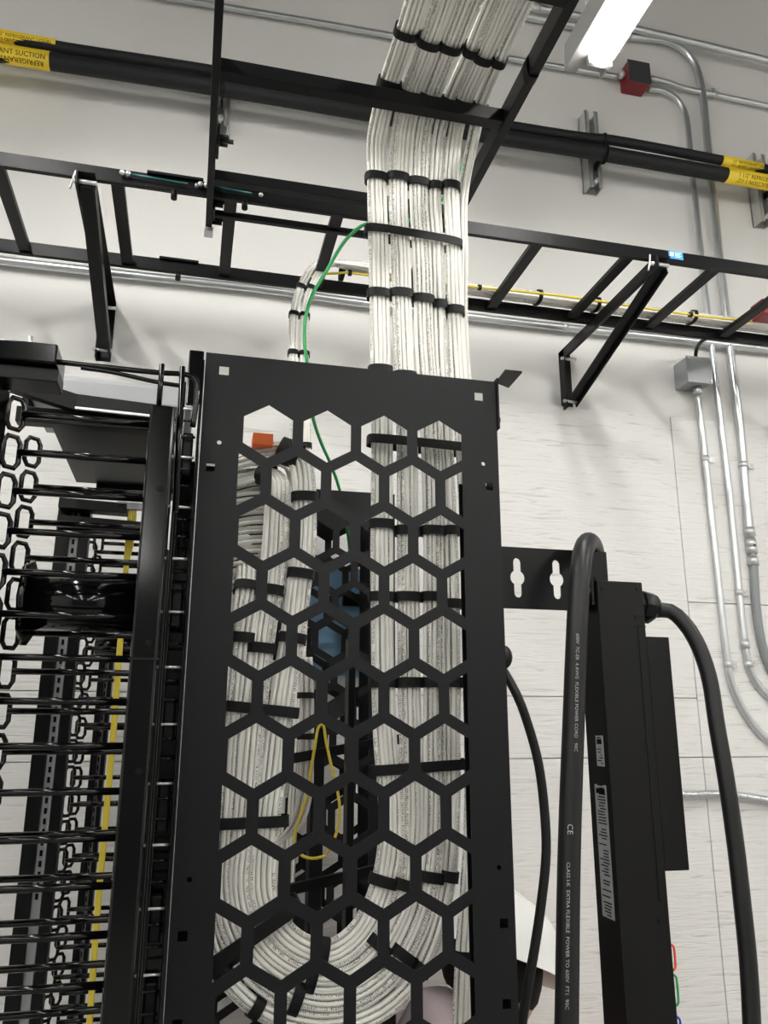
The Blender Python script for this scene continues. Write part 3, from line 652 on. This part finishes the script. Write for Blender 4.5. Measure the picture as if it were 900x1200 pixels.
o=cable([at(662,1300,1.05),at(664,1200,1.05),at(667,1000,1.05),at(672,850,1.05),at(677,720,1.05),at(681,660,1.06),at(685,641,1.08),at(690,635,1.11),at(696,643,1.15),at(700,670,1.19),at(703,720,1.20),at(708,800,1.20),at(715,950,1.20),at(725,1300,1.20)],.0150,'thick black power cable looping over beside the power strip',m=rubber)
# lettering on thick cable
def onc(x0,y0,y1,s):
    a=at(x0[0],y0,1.034); e=at(x0[1],y1,1.034); d=(e-a).normalized(); u=d.cross(V((0,-1,0))).normalized()
    return lambda x,y: a+d*x+u*(-y)*-1
prn=mat('grey_print',(.30,.30,.30),.6)
for (xs,y0,y1,s,sz) in (((675,671),742,1000,'600V  TC-ER  4 AWG  FLEXIBLE POWER CORD   90C',.0068),((665,664),965,1030,'CE',.011),((664,662),1010,1200,'CLASS I-K  EXTRA FLEXIBLE  POWER TO 600V  FT1  90C',.0068)):
    a=at(xs[0],y0,1.0345); e=at(xs[1],y1,1.0345); d=(e-a).normalized(); u=V((0,-1,0)).cross(d).normalized()
    me=text_mesh(s,sz)
    for v in me.vertices:
        x,y=v.co.x,v.co.y; v.co=a+d*x-u*y*-1+V((0,-.0006,0))
    me.materials.clear(); me.materials.append(prn); q=bpy.data.objects.new('lettering',me); col.objects.link(q); q.parent=o
cable([V((.700,1.13,1.829)),at(785,716,1.12),at(800,728,1.11),at(815,750,1.10),at(830,790,1.09),at(840,850,1.08),at(852,920,1.07),at(862,990,1.065),at(870,1060,1.06),at(877,1130,1.06),at(881,1200,1.06),at(884,1300,1.06)],.0118,'black power cable curving right and down from the plug on the power strip')
P=[at(585,752,1.12),at(594,768,1.12),at(597,790,1.12),at(606,815,1.12),at(619,850,1.12),at(631,895,1.12),at(638,950,1.12),at(640,1000,1.12),at(634,1060,1.12),at(625,1120,1.12),at(616,1170,1.12),at(608,1230,1.12),at(600,1320,1.12)]
cable([at(582,772,1.14)]+P[3:],.0066,'thinner black cable bowing out from behind the panel across the hard hat')
c=at(591,770,1.12); MB().add(*ico(c+V((0,0,0)),.013,.9,1,1.3)).build('cable_gland',rubber,label='round black rubber gland at the right edge of the panel',cat='gland')
# ------------------------------------------------------------------ left : vertical cable manager
def manager(name,lab,Ypost,rows,X0,X1,xtip,z0,n,pitch,m_post,post_top,loopd,r=.0038,drum=None,loops=True):
    t=thing(name,(X0,Ypost,.02),lab,'cable manager')
    MB().box((X0,Ypost,.02),(X1,Ypost+.07,post_top)).build('post',m_post,t,bevel=.003)
    b=MB(); [b.cyl((X0+.018,Ypost-.0006,z),(X0+.018,Ypost+.001,z),.0038,12) for z in (post_top-.1,post_top-.27,post_top-.40,post_top-.66)]; b.build('hole',ink,t)
    f0=None
    for ri,(Y,zz) in enumerate(rows):
        for k in range(n):
            z=zz-k*pitch
            if f0 is None:
                b=MB(); b.tube([V((xtip,Y,z)),V((X0+.004,Y,z))],r,10)
                f0=b.build('finger',gloss,t); f0['z']=z
                H=pitch*.40; ux,uy=.72*loopd,.62*loopd
                pts=[V((xtip+(a_-.45)*ux,Y+a_*uy,z+b_*H)) for a_,b_ in ((-.28,1),(.28,1),(.5,.62),(.5,-.62),(.28,-1),(-.28,-1),(-.5,-.62),(-.5,.62))]
                l0=MB().tube(pts,r*.8,8,closed=True).build('finger_loop',gloss,f0); base_=(Y,z)
            else:
                f=f0.copy(); f.parent=t; col.objects.link(f); f.location=(0,Y-base_[0],z-base_[1])
                l=l0.copy(); l.parent=f; col.objects.link(l)
    return t
z1=at(12,529,.92).z+.0445; z2=at(42.5,530,1.03).z
t=manager('cable_manager','glossy black vertical cable manager with finger rods at the left, nearest the viewer',.90,((.92,z1),(1.03,z2)),-.061,-.033,-.199,0,22,.0447,gloss,2.008,.020)
# split lid on post
MB().box((-.0625,.8985,1.72),(-.0315,.9,1.722)).build('post_seam',blk,t)
# drum
b=MB(); c0=V((-.180,.975,1.787)); b.tube([c0,V((-.062,.975,1.787))],.031,28); b.build('spool',gloss,t)
b=MB(); b.tube([c0-V((.004,0,0)),c0+V((.003,0,0))],.048,8); b.build('spool_flange',gloss,t)
finish(t)
t=manager('cable_manager','smaller looking far cable manager with rows of finger loops behind the near one',1.56,((1.57,at(119,647,1.57).z),(1.67,at(110,636,1.67).z)),-.085,-.05,-.184,0,22,.0447,blk,1.98,.020)
b=MB(); c0=at(112,757,1.6); b.tube([c0,c0+V((.08,0,0))],.018,20); b.build('spool',gloss,t); finish(t)
# side rails between post and panel
t=thing('mounting_rail',(-.015,1.05,.02),'narrow black mounting rail with boxes and rungs between the glossy post and the panel','rail')
b=MB(); b.box((-.031,1.04,.02),(-.0265,1.07,2.10)); b.box((-.0085,1.030,.02),(-.0040,1.09,2.13)); b.box((-.0345,1.074,.02),(-.0085,1.078,2.0)); b.build('upright',gloss,t,bevel=.001)
for z,h in ((2.00,.06),(1.80,.055),(1.66,.05),(1.56,.055),(1.44,.05),(1.35,.05)):
    MB().box((-.0265,1.045,z-h/2),(-.0125,1.065,z+h/2)).build('cover_box',blk,t,bevel=.0025)
k_=0
z=2.06
while z>1.2:
    MB().cyl((-.028,1.038,z),(-.010,1.038,z),.0017,6).build('rung',galv if k_%3==0 else gloss,t); z-=.0165+.006*(k_%3); k_+=1
a=at(222,413,1.04); MB().box((a.x,1.03,a.z-.08),(-.0055,1.034,a.z)).build('top_tab',gloss,t,bevel=.002)
finish(t)
# top rods of the manager
Y_=.93
t=thing('top_rod_frame',at(150,440,Y_),'bent black rods across the top of the near cable manager','rod frame')
MB().tube(spline([at(66,424,Y_),at(120,430,Y_),at(189,437,Y_),at(218,439,Y_),at(229,444,Y_),at(231,460,Y_),at(226,500,Y_)],.006),.0034,8).build('rod',gloss,t)
MB().tube(spline([at(95,431,Y_),at(130,436,Y_),at(185,448,Y_),at(211,452,Y_)],.006),.0028,8).build('rod',gloss,t)
MB().tube([at(190,427,Y_-.006),at(186,476,Y_-.006)],.0032,8).build('pin',gloss,t); MB().tube([at(214,430,Y_-.006),at(209,520,Y_-.006),at(206,600,Y_-.006)],.0034,8).build('pin',gloss,t)
finish(t)
t=thing('top_beam',at(30,420,.92),'glossy black beam end at the left picture edge above the finger rods','beam')
a=at(68,403,.90); MB().box((-.75,.90,a.z-.024),(a.x,.96,a.z)).build('beam',gloss,t,bevel=.002)
MB().box((-.75,.91,a.z-.042),(a.x+.002,.95,a.z-.026)).build('lower_channel',blk,t,bevel=.001)
b=MB(); q=at(35,400,.93); b.cyl(q-V((0,0,.006)),q+V((0,0,.006)),.003,8); b.build('bolt',galv,t)
MB().box((-.75,.905,a.z-.60),(-.222,.955,a.z-.042)).build('side_upright',gloss,t,bevel=.002)
finish(t)
# black arms under the tray
t=thing('support_arm',at(90,470,1.1),'black angled arm under the pale metal tray at the upper left','arm')
MB().bar(at(14,449,1.06),at(89,473,1.10),.012,.024).build('sloping_arm',blk,t,bevel=.001)
MB().bar(at(86,471,1.10),at(200,486,1.10),.012,.021).build('level_arm',blk,t,bevel=.001)
MB().bar(at(88,478,1.08),at(190,489,1.08),.004,.003).build('bright_rod',galv,t)
MB().bar(at(20,487,1.12),at(195,500,1.12),.02,.022).build('lower_arm',blk,t,bevel=.001)
finish(t)
a=at(36,432,1.30); e=at(212,472,1.30)
t=thing('metal_tray',(a.x,1.3,e.z),'pale grey metal tray above the dark shelf at the upper left','tray')
b=MB(); b.prism([(a.x,1.30,2.165),(a.x,1.30,2.195),(a.x,1.31,2.207),(a.x,1.48,2.207),(a.x,1.48,2.165)],(.255,0,0)); b.build('body',silver,t,bevel=.003)
MB().box((a.x-.012,1.32,2.15),(a.x,1.36,2.20)).build('end_cap',blk,t,bevel=.002); finish(t)
t=thing('top_shelf',(-.15,1.4,2.09),'dark flat shelf seen from below at the upper left','shelf')
MB().box((-.226,1.235,2.095),(-.045,1.545,2.10)).build('sheet',blk,t,bevel=.001)
MB().box((-.19,1.545,2.085),(-.045,1.60,2.10)).build('rear_lip',blk,t,bevel=.001)
finish(t)
# far rack posts (left)
for (x0,x1,Yp,zt,lab) in ((68,106,1.47,at(80,586,1.47).z,'dark and silver far rack post at the left seen behind the finger rods'),(112,129,1.76,at(118,742,1.76).z,'second, narrower dark and silver far rack post to the right of the first')):
    ym=600 if x0<100 else 820
    A=at(x0,ym,Yp).x; B_=at(x1,ym,Yp).x; w=B_-A
    t=thing('rack_post',((A+B_)/2,Yp,0),lab,'rack post','far rack posts')
    MB().box((A,Yp,0),(A+w*.40,Yp+.03,zt)).build('dark_channel',blk,t,bevel=.001)
    MB().box((A+w*.40,Yp+.008,0),(A+w*.68,Yp+.03,zt)).build('silver_channel',silver,t,bevel=.001)
    b=MB(); [b.box((A+w*.50,Yp+.0065,z_),(A+w*.58,Yp+.0081,z_+.009)) for z_ in [zt-.03-.0159*i for i in range(40)]]; b.build('mounting_hole',ink,t)
    MB().box((A+w*.70,Yp,0),(A+w,Yp+.03,zt)).build('dark_channel',blk,t,bevel=.001)
    finish(t)
t=thing('far_crossbar',at(110,592,1.5),'black far crossbar with a bright strip below the dark shelf','crossbar')
MB().bar(at(70,591,1.45),at(150,598,1.45),.03,.018).build('bar',blk,t,bevel=.001)
MB().bar(at(137,592,1.44),at(200,597,1.44),.01,.012).build('bright_strip',silver,t); 
MB().bar(at(68,612,1.46),at(180,622,1.46),.03,.022).build('bar',blk,t,bevel=.001); finish(t)
for j in range(4):
    P=spline([at(152+2.5*j,590,1.50),at(148+2.2*j,640,1.50),at(147+1.2*j,655,1.505),at(142+1*j,720,1.51),at(136+1.3*j,790,1.50),at(131+1.2*j,860,1.50),at(122+1.2*j,960,1.50),at(113+1.2*j,1060,1.50),at(103+1.2*j,1200,1.50),at(99+1.2*j,1250,1.50)],.012)
    MB().tube(P,.0026,8).build('fibre_cable',ylw,label='yellow cable hanging down between the far posts at the left',cat='cable',group='yellow cables between the far posts at the left')
# ------------------------------------------------------------------ lamps
def lamp(X,Y0,Y1,Z,lab):
    t=thing('strip_light',(X,(Y0+Y1)/2,Z-.03),lab,'light','suspended strip lights')
    MB().tube([V((X,Y0,Z)),V((X,Y1,Z))],.0255,20).build('diffuser',lampm,t)
    b=MB(); b.prism([(X-.060,Y0-.06,Z+.004),(X-.030,Y0-.06,Z+.004),(X-.030,Y0-.06,Z+.02),(X+.030,Y0-.06,Z+.02),(X+.030,Y0-.06,Z+.004),(X+.036,Y0-.06,Z+.004),(X+.030,Y0-.06,Z+.08),(X-.054,Y0-.06,Z+.08)],(0,Y1-Y0+.12,0)); b.build('housing',whtb,t,bevel=.001)
    for y in (Y0-.014,Y1+.001): MB().box((X-.029,y,Z-.018),(X+.029,y+.012,Z+.019)).build('end_cap',whtb,t,bevel=.002)
    for y in (Y0+.1,Y1+.01): MB().cyl((X-.02,y,Z+.07),(X-.02,y,4.6),.0018,6).build('hanging_wire',galv,t)
    finish(t)
lamp(.812,.12,1.335,3.10,'bright white tube light hanging at the upper right')
lamp(-.5,.12,1.335,3.10,'suspended strip light just above the left part of the view')
for X,n_ in ((.812,'second'),(-.5,'third'),(2.12,'rightmost'),(-1.81,'leftmost')):  # unseen lamp rows added as front fill for the looped cables
    for Y,m_ in ((-1.7,'nearest'),(-3.1,'second'),(-4.5,'third'),(-5.9,'farthest')):
        lamp(X,Y,Y+1.215,3.10,'unseen strip light added for fill behind the viewer, %s in the %s row'%(m_,n_))
lamp(2.2,-.3,.915,3.10,'suspended strip light out of view on the right')
lamp(-1.8,-.3,.915,3.10,'suspended strip light out of view on the left')
# ------------------------------------------------------------------ person
HC=V((.618,1.66,1.180))
t=thing('person',(.60,1.62,0),'person in white hard hat and orange vest kneeling behind the panel, lower right','person')
def skin_body(name,verts,edges,rad,m,parent,root=0,sub=2):
    me=bpy.data.meshes.new(name); me.from_pydata(verts,edges,[]); o=bpy.data.objects.new(name,me); col.objects.link(o); o.parent=parent
    sk=o.modifiers.new('skin','SKIN'); me.skin_vertices[0].data[root].use_root=True
    for i,r in enumerate(rad): me.skin_vertices[0].data[i].radius=(r if isinstance(r,tuple) else (r,r))
    sb=o.modifiers.new('sub','SUBSURF'); sb.levels=sub; sb.render_levels=sub; me.materials.append(m)
    dg=bpy.context.evaluated_depsgraph_get(); dg.update(); m2=bpy.data.meshes.new_from_object(o.evaluated_get(dg)); o.modifiers.clear(); o.data=m2
    for p_ in m2.polygons: p_.use_smooth=True
    return o
bx=.575; by=1.66
bv=[(.37,by,.52),(.385,by,.68),(.42,by,.84),(.455,by,1.03),(.495,by,1.125),(.56,by,1.135),
 (.480,by-.13,1.06),(.60,by-.17,.82),(bx+.23,by-.13,.72),
 (.480,by+.13,1.06),(.60,by+.15,.82),(bx+.24,by+.13,.74),
 (.38,by-.10,.49),(bx+.20,by-.12,.46),(bx+.18,by-.12,.10),
 (.38,by+.10,.45),(.52,by+.11,.09),(.20,by+.06,.09)]
be=[(0,1),(1,2),(2,3),(3,4),(4,5),(3,6),(6,7),(7,8),(3,9),(9,10),(10,11),(0,12),(12,13),(13,14),(0,15),(15,16),(16,17)]
br=[.13,.12,.125,.12,.06,.052,.055,.042,.03,.055,.042,.03,.085,.06,.045,.085,.06,.045]
body=skin_body('body',bv,be,br,shirt,t)
# vest
b=MB(); n=24; prof=[(.56,.165,.178,-.20),(.70,.155,.175,-.18),(.85,.155,.185,-.145),(.97,.145,.18,-.11),(1.03,.125,.150,-.095),(1.08,.095,.12,-.065)]
vs=[];fs=[]
for (z_,ax,ay,ox) in prof:
    for k in range(n): a=2*PI*k/n; vs.append(V((bx+ox+ax*math.cos(a),by+ay*math.sin(a)*.86,z_)))
for i in range(len(prof)-1):
    for k in range(n): fs.append((i*n+k,i*n+(k+1)%n,(i+1)*n+(k+1)%n,(i+1)*n+k))
b.add(vs,fs,True); b.build('vest',vest,t)
# head (faces +x, tipped down), built in local coordinates then placed
Rm=Matrix.Rotation(math.radians(28),4,'Z')@Matrix.Rotation(math.radians(23),4,'Y')
def place(mb): mb.v=[HC+(Rm@p) for p in mb.v]; return mb
vs,fs,_=ico(V((0,0,0)),1,n=20,m=28)
hv=[]
for p in vs:
    x,y,z=p; X=x*.098; Y=y*.075; Z=z*.118
    if z<0: X=X*(1-.22*(-z)) + .012*(-z); Y*=1-.38*(-z)**1.5
    if x>.5 and -.25<z<.2: X-=.006*(1-abs(y))      # eye sockets plane
    if x>.8 and abs(y)<.22 and -.38<z<.08: X+=.022*(1-abs(y)/.22)*max(0,1-abs(z+.25)/.35)
    if x>.6 and abs(y)<.35 and -.66<z<-.50: X+=.006
    if x>.4 and z<-.8: X+=.01
    hv.append(V((X,Y,Z)))
b=MB(); b.add(hv,fs,True)
nk=[V((-.015,0,-.05)),V((-.03,0,-.12)),V((-.045,0,-.175))]
b.tube(nk,[.05,.048,.052],14)
for s in (-1,1):
    e_,f_,_=ico(V((-.008,s*.077,-.01)),.022,.6,.35,1.3); b.add(e_,f_,True)
place(b).build('head',skin,t)
b=MB()
for s in (-1,1): b.add(*ico(V((.084,s*.03,.005)),.012,.8,1,.7))
place(b).build('eye',eyew,t)
b=MB()
for s in (-1,1): b.add(*ico(V((.0935,s*.03,.005)),.005,.6,1,1))
place(b).build('pupil',hair,t)
b=MB(); b.add(*ico(V((.083,0,-.068)),.024,.35,1,.25)); place(b).build('mouth',mat('lips',(.35,.14,.12),.5),t)
vs,fs,_=ico(V((-.012,0,.012)),1,n=16,m=24)
b=MB(); hv=[]
for p in vs:
    q=p-V((-.012,0,.012)); x,y,z=q; k=1.0
    X=-.014+x*.106; Y=y*.090; Z=.010+z*.128
    if x>.35 and z<.35: X=min(X,.068); 
    if z<-.35: Z=.014-.35*.118-.3*(abs(z)-.35)*.118; Y*=.96
    hv.append(V((X,Y,Z+.002*math.sin(y*40))))
b.add(hv,fs,True); place(b).build('hair',hair,t)
for i in range(10):
    a=random.uniform(-1,1)
# hat
b=MB(); n=36; vs=[];fs=[]; rings=[]
for i in range(11):
    th=i/10*PI/2; rings.append((math.cos(th)**.9 if i<10 else 0.001,math.sin(th)))
prof=[]
for (c_,s_) in rings: prof.append((c_*.137,c_*.112,.045+s_*.112))
brim=[(1.0,0),(1.12,-.003),(1.14,-.006)]
def ring(ax,ay,z_,front=0):
    out=[]
    for k in range(n):
        a=2*PI*k/n; f=max(0,math.cos(a))**2; out.append(V(((ax+front*f)*math.cos(a)-.005,(ay)*math.sin(a),z_-front*.28*f)))
    return out
L_=[ring(.150,.124,.036,.045),ring(.150,.124,.040,.045),ring(.139,.114,.046,0)]+[ring(*q_) for q_ in prof[1:]]
for r_ in L_: vs+=r_
for i in range(len(L_)-1):
    for k in range(n): fs.append((i*n+k,i*n+(k+1)%n,(i+1)*n+(k+1)%n,(i+1)*n+k))
b.add(vs,fs,True)
# ridge on the crown
b.tube([V((.12*math.cos(a)-.005,0,.045+.108*math.sin(a)*1.02)) for a in [PI*(.12+.76*i/16) for i in range(17)]],.011,10)
# underside
L2=[ring(.150,.124,.036,.045),ring(.128,.104,.042,0),ring(.12,.098,.08,0)]; vs=[];fs=[]
for r_ in L2: vs+=r_
for i in range(2):
    for k in range(n): fs.append((i*n+k,(i+1)*n+k,(i+1)*n+(k+1)%n,i*n+(k+1)%n))
b.add(vs,fs,True)
hat=place(b).build('hard_hat',hatm,t)
ea=math.radians(-58); en=V((math.cos(ea),math.sin(ea),.25)).normalized(); et=V((-math.sin(ea),math.cos(ea),0)); eu=en.cross(et)
b=MB(); vs=[V((.135*math.cos(ea)-.003,.110*math.sin(ea),.078))+et*(.017*math.cos(a))+eu*(.019*math.sin(a)) for a in [i*2*PI/20 for i in range(20)]]
b.prism(vs,en*.004); place(b).build('emblem',bluem,hat)
# hands with fingers, resting on the raised knee
for s,(hx,hy,hz) in ((-1,(bx+.23,by-.13,.72)),(1,(bx+.24,by+.13,.74))):
    v=[(hx,hy,hz),(hx+.05,hy,hz-.012),(hx+.09,hy,hz-.018)]; e=[(0,1),(1,2)]; r=[(.024,.018),(.03,.015),(.036,.013)]
    for f,(dy,L0) in enumerate(((-.030,.068),(-.010,.078),(.010,.073),(.029,.058))):
        i=len(v); v+=[(hx+.095,hy+dy,hz-.02),(hx+.095+L0*.5,hy+dy*1.1,hz-.028),(hx+.095+L0*.85,hy+dy*1.1,hz-.048),(hx+.095+L0,hy+dy*1.1,hz-.066)]; e+=[(2,i),(i,i+1),(i+1,i+2),(i+2,i+3)]; r+=[.0095,.009,.0085,.0075]
    i=len(v); v+=[(hx+.035,hy-s*.032,hz-.02),(hx+.07,hy-s*.052,hz-.03),(hx+.10,hy-s*.055,hz-.04)]; e+=[(1,i),(i,i+1),(i+1,i+2)]; r+=[.013,.011,.009]
    skin_body('hand',v,e,r,skin,t,sub=2)
for (x,y) in ((bx+.18,by-.12),(.16,by+.06)):
    b=MB(); v_,f_,_=ico(V((x+.05,y,.05)),1,.13,.05,.05); 
    v_=[V((p.x,p.y,max(.004,p.z))) for p in v_]; b.add(v_,f_,True); b.build('boot',trous,t)
finish(t)
# ------------------------------------------------------------------ world / view
w=bpy.data.worlds.new('world'); S.world=w; w.use_nodes=True; w.node_tree.nodes['Background'].inputs[0].default_value=(.5,.5,.5,1); w.node_tree.nodes['Background'].inputs[1].default_value=.1
S.view_settings.view_transform='Standard'; S.view_settings.look='None'; S.view_settings.gamma=1; S.view_settings.use_curve_mapping=False
S.view_settings.exposure=1.93
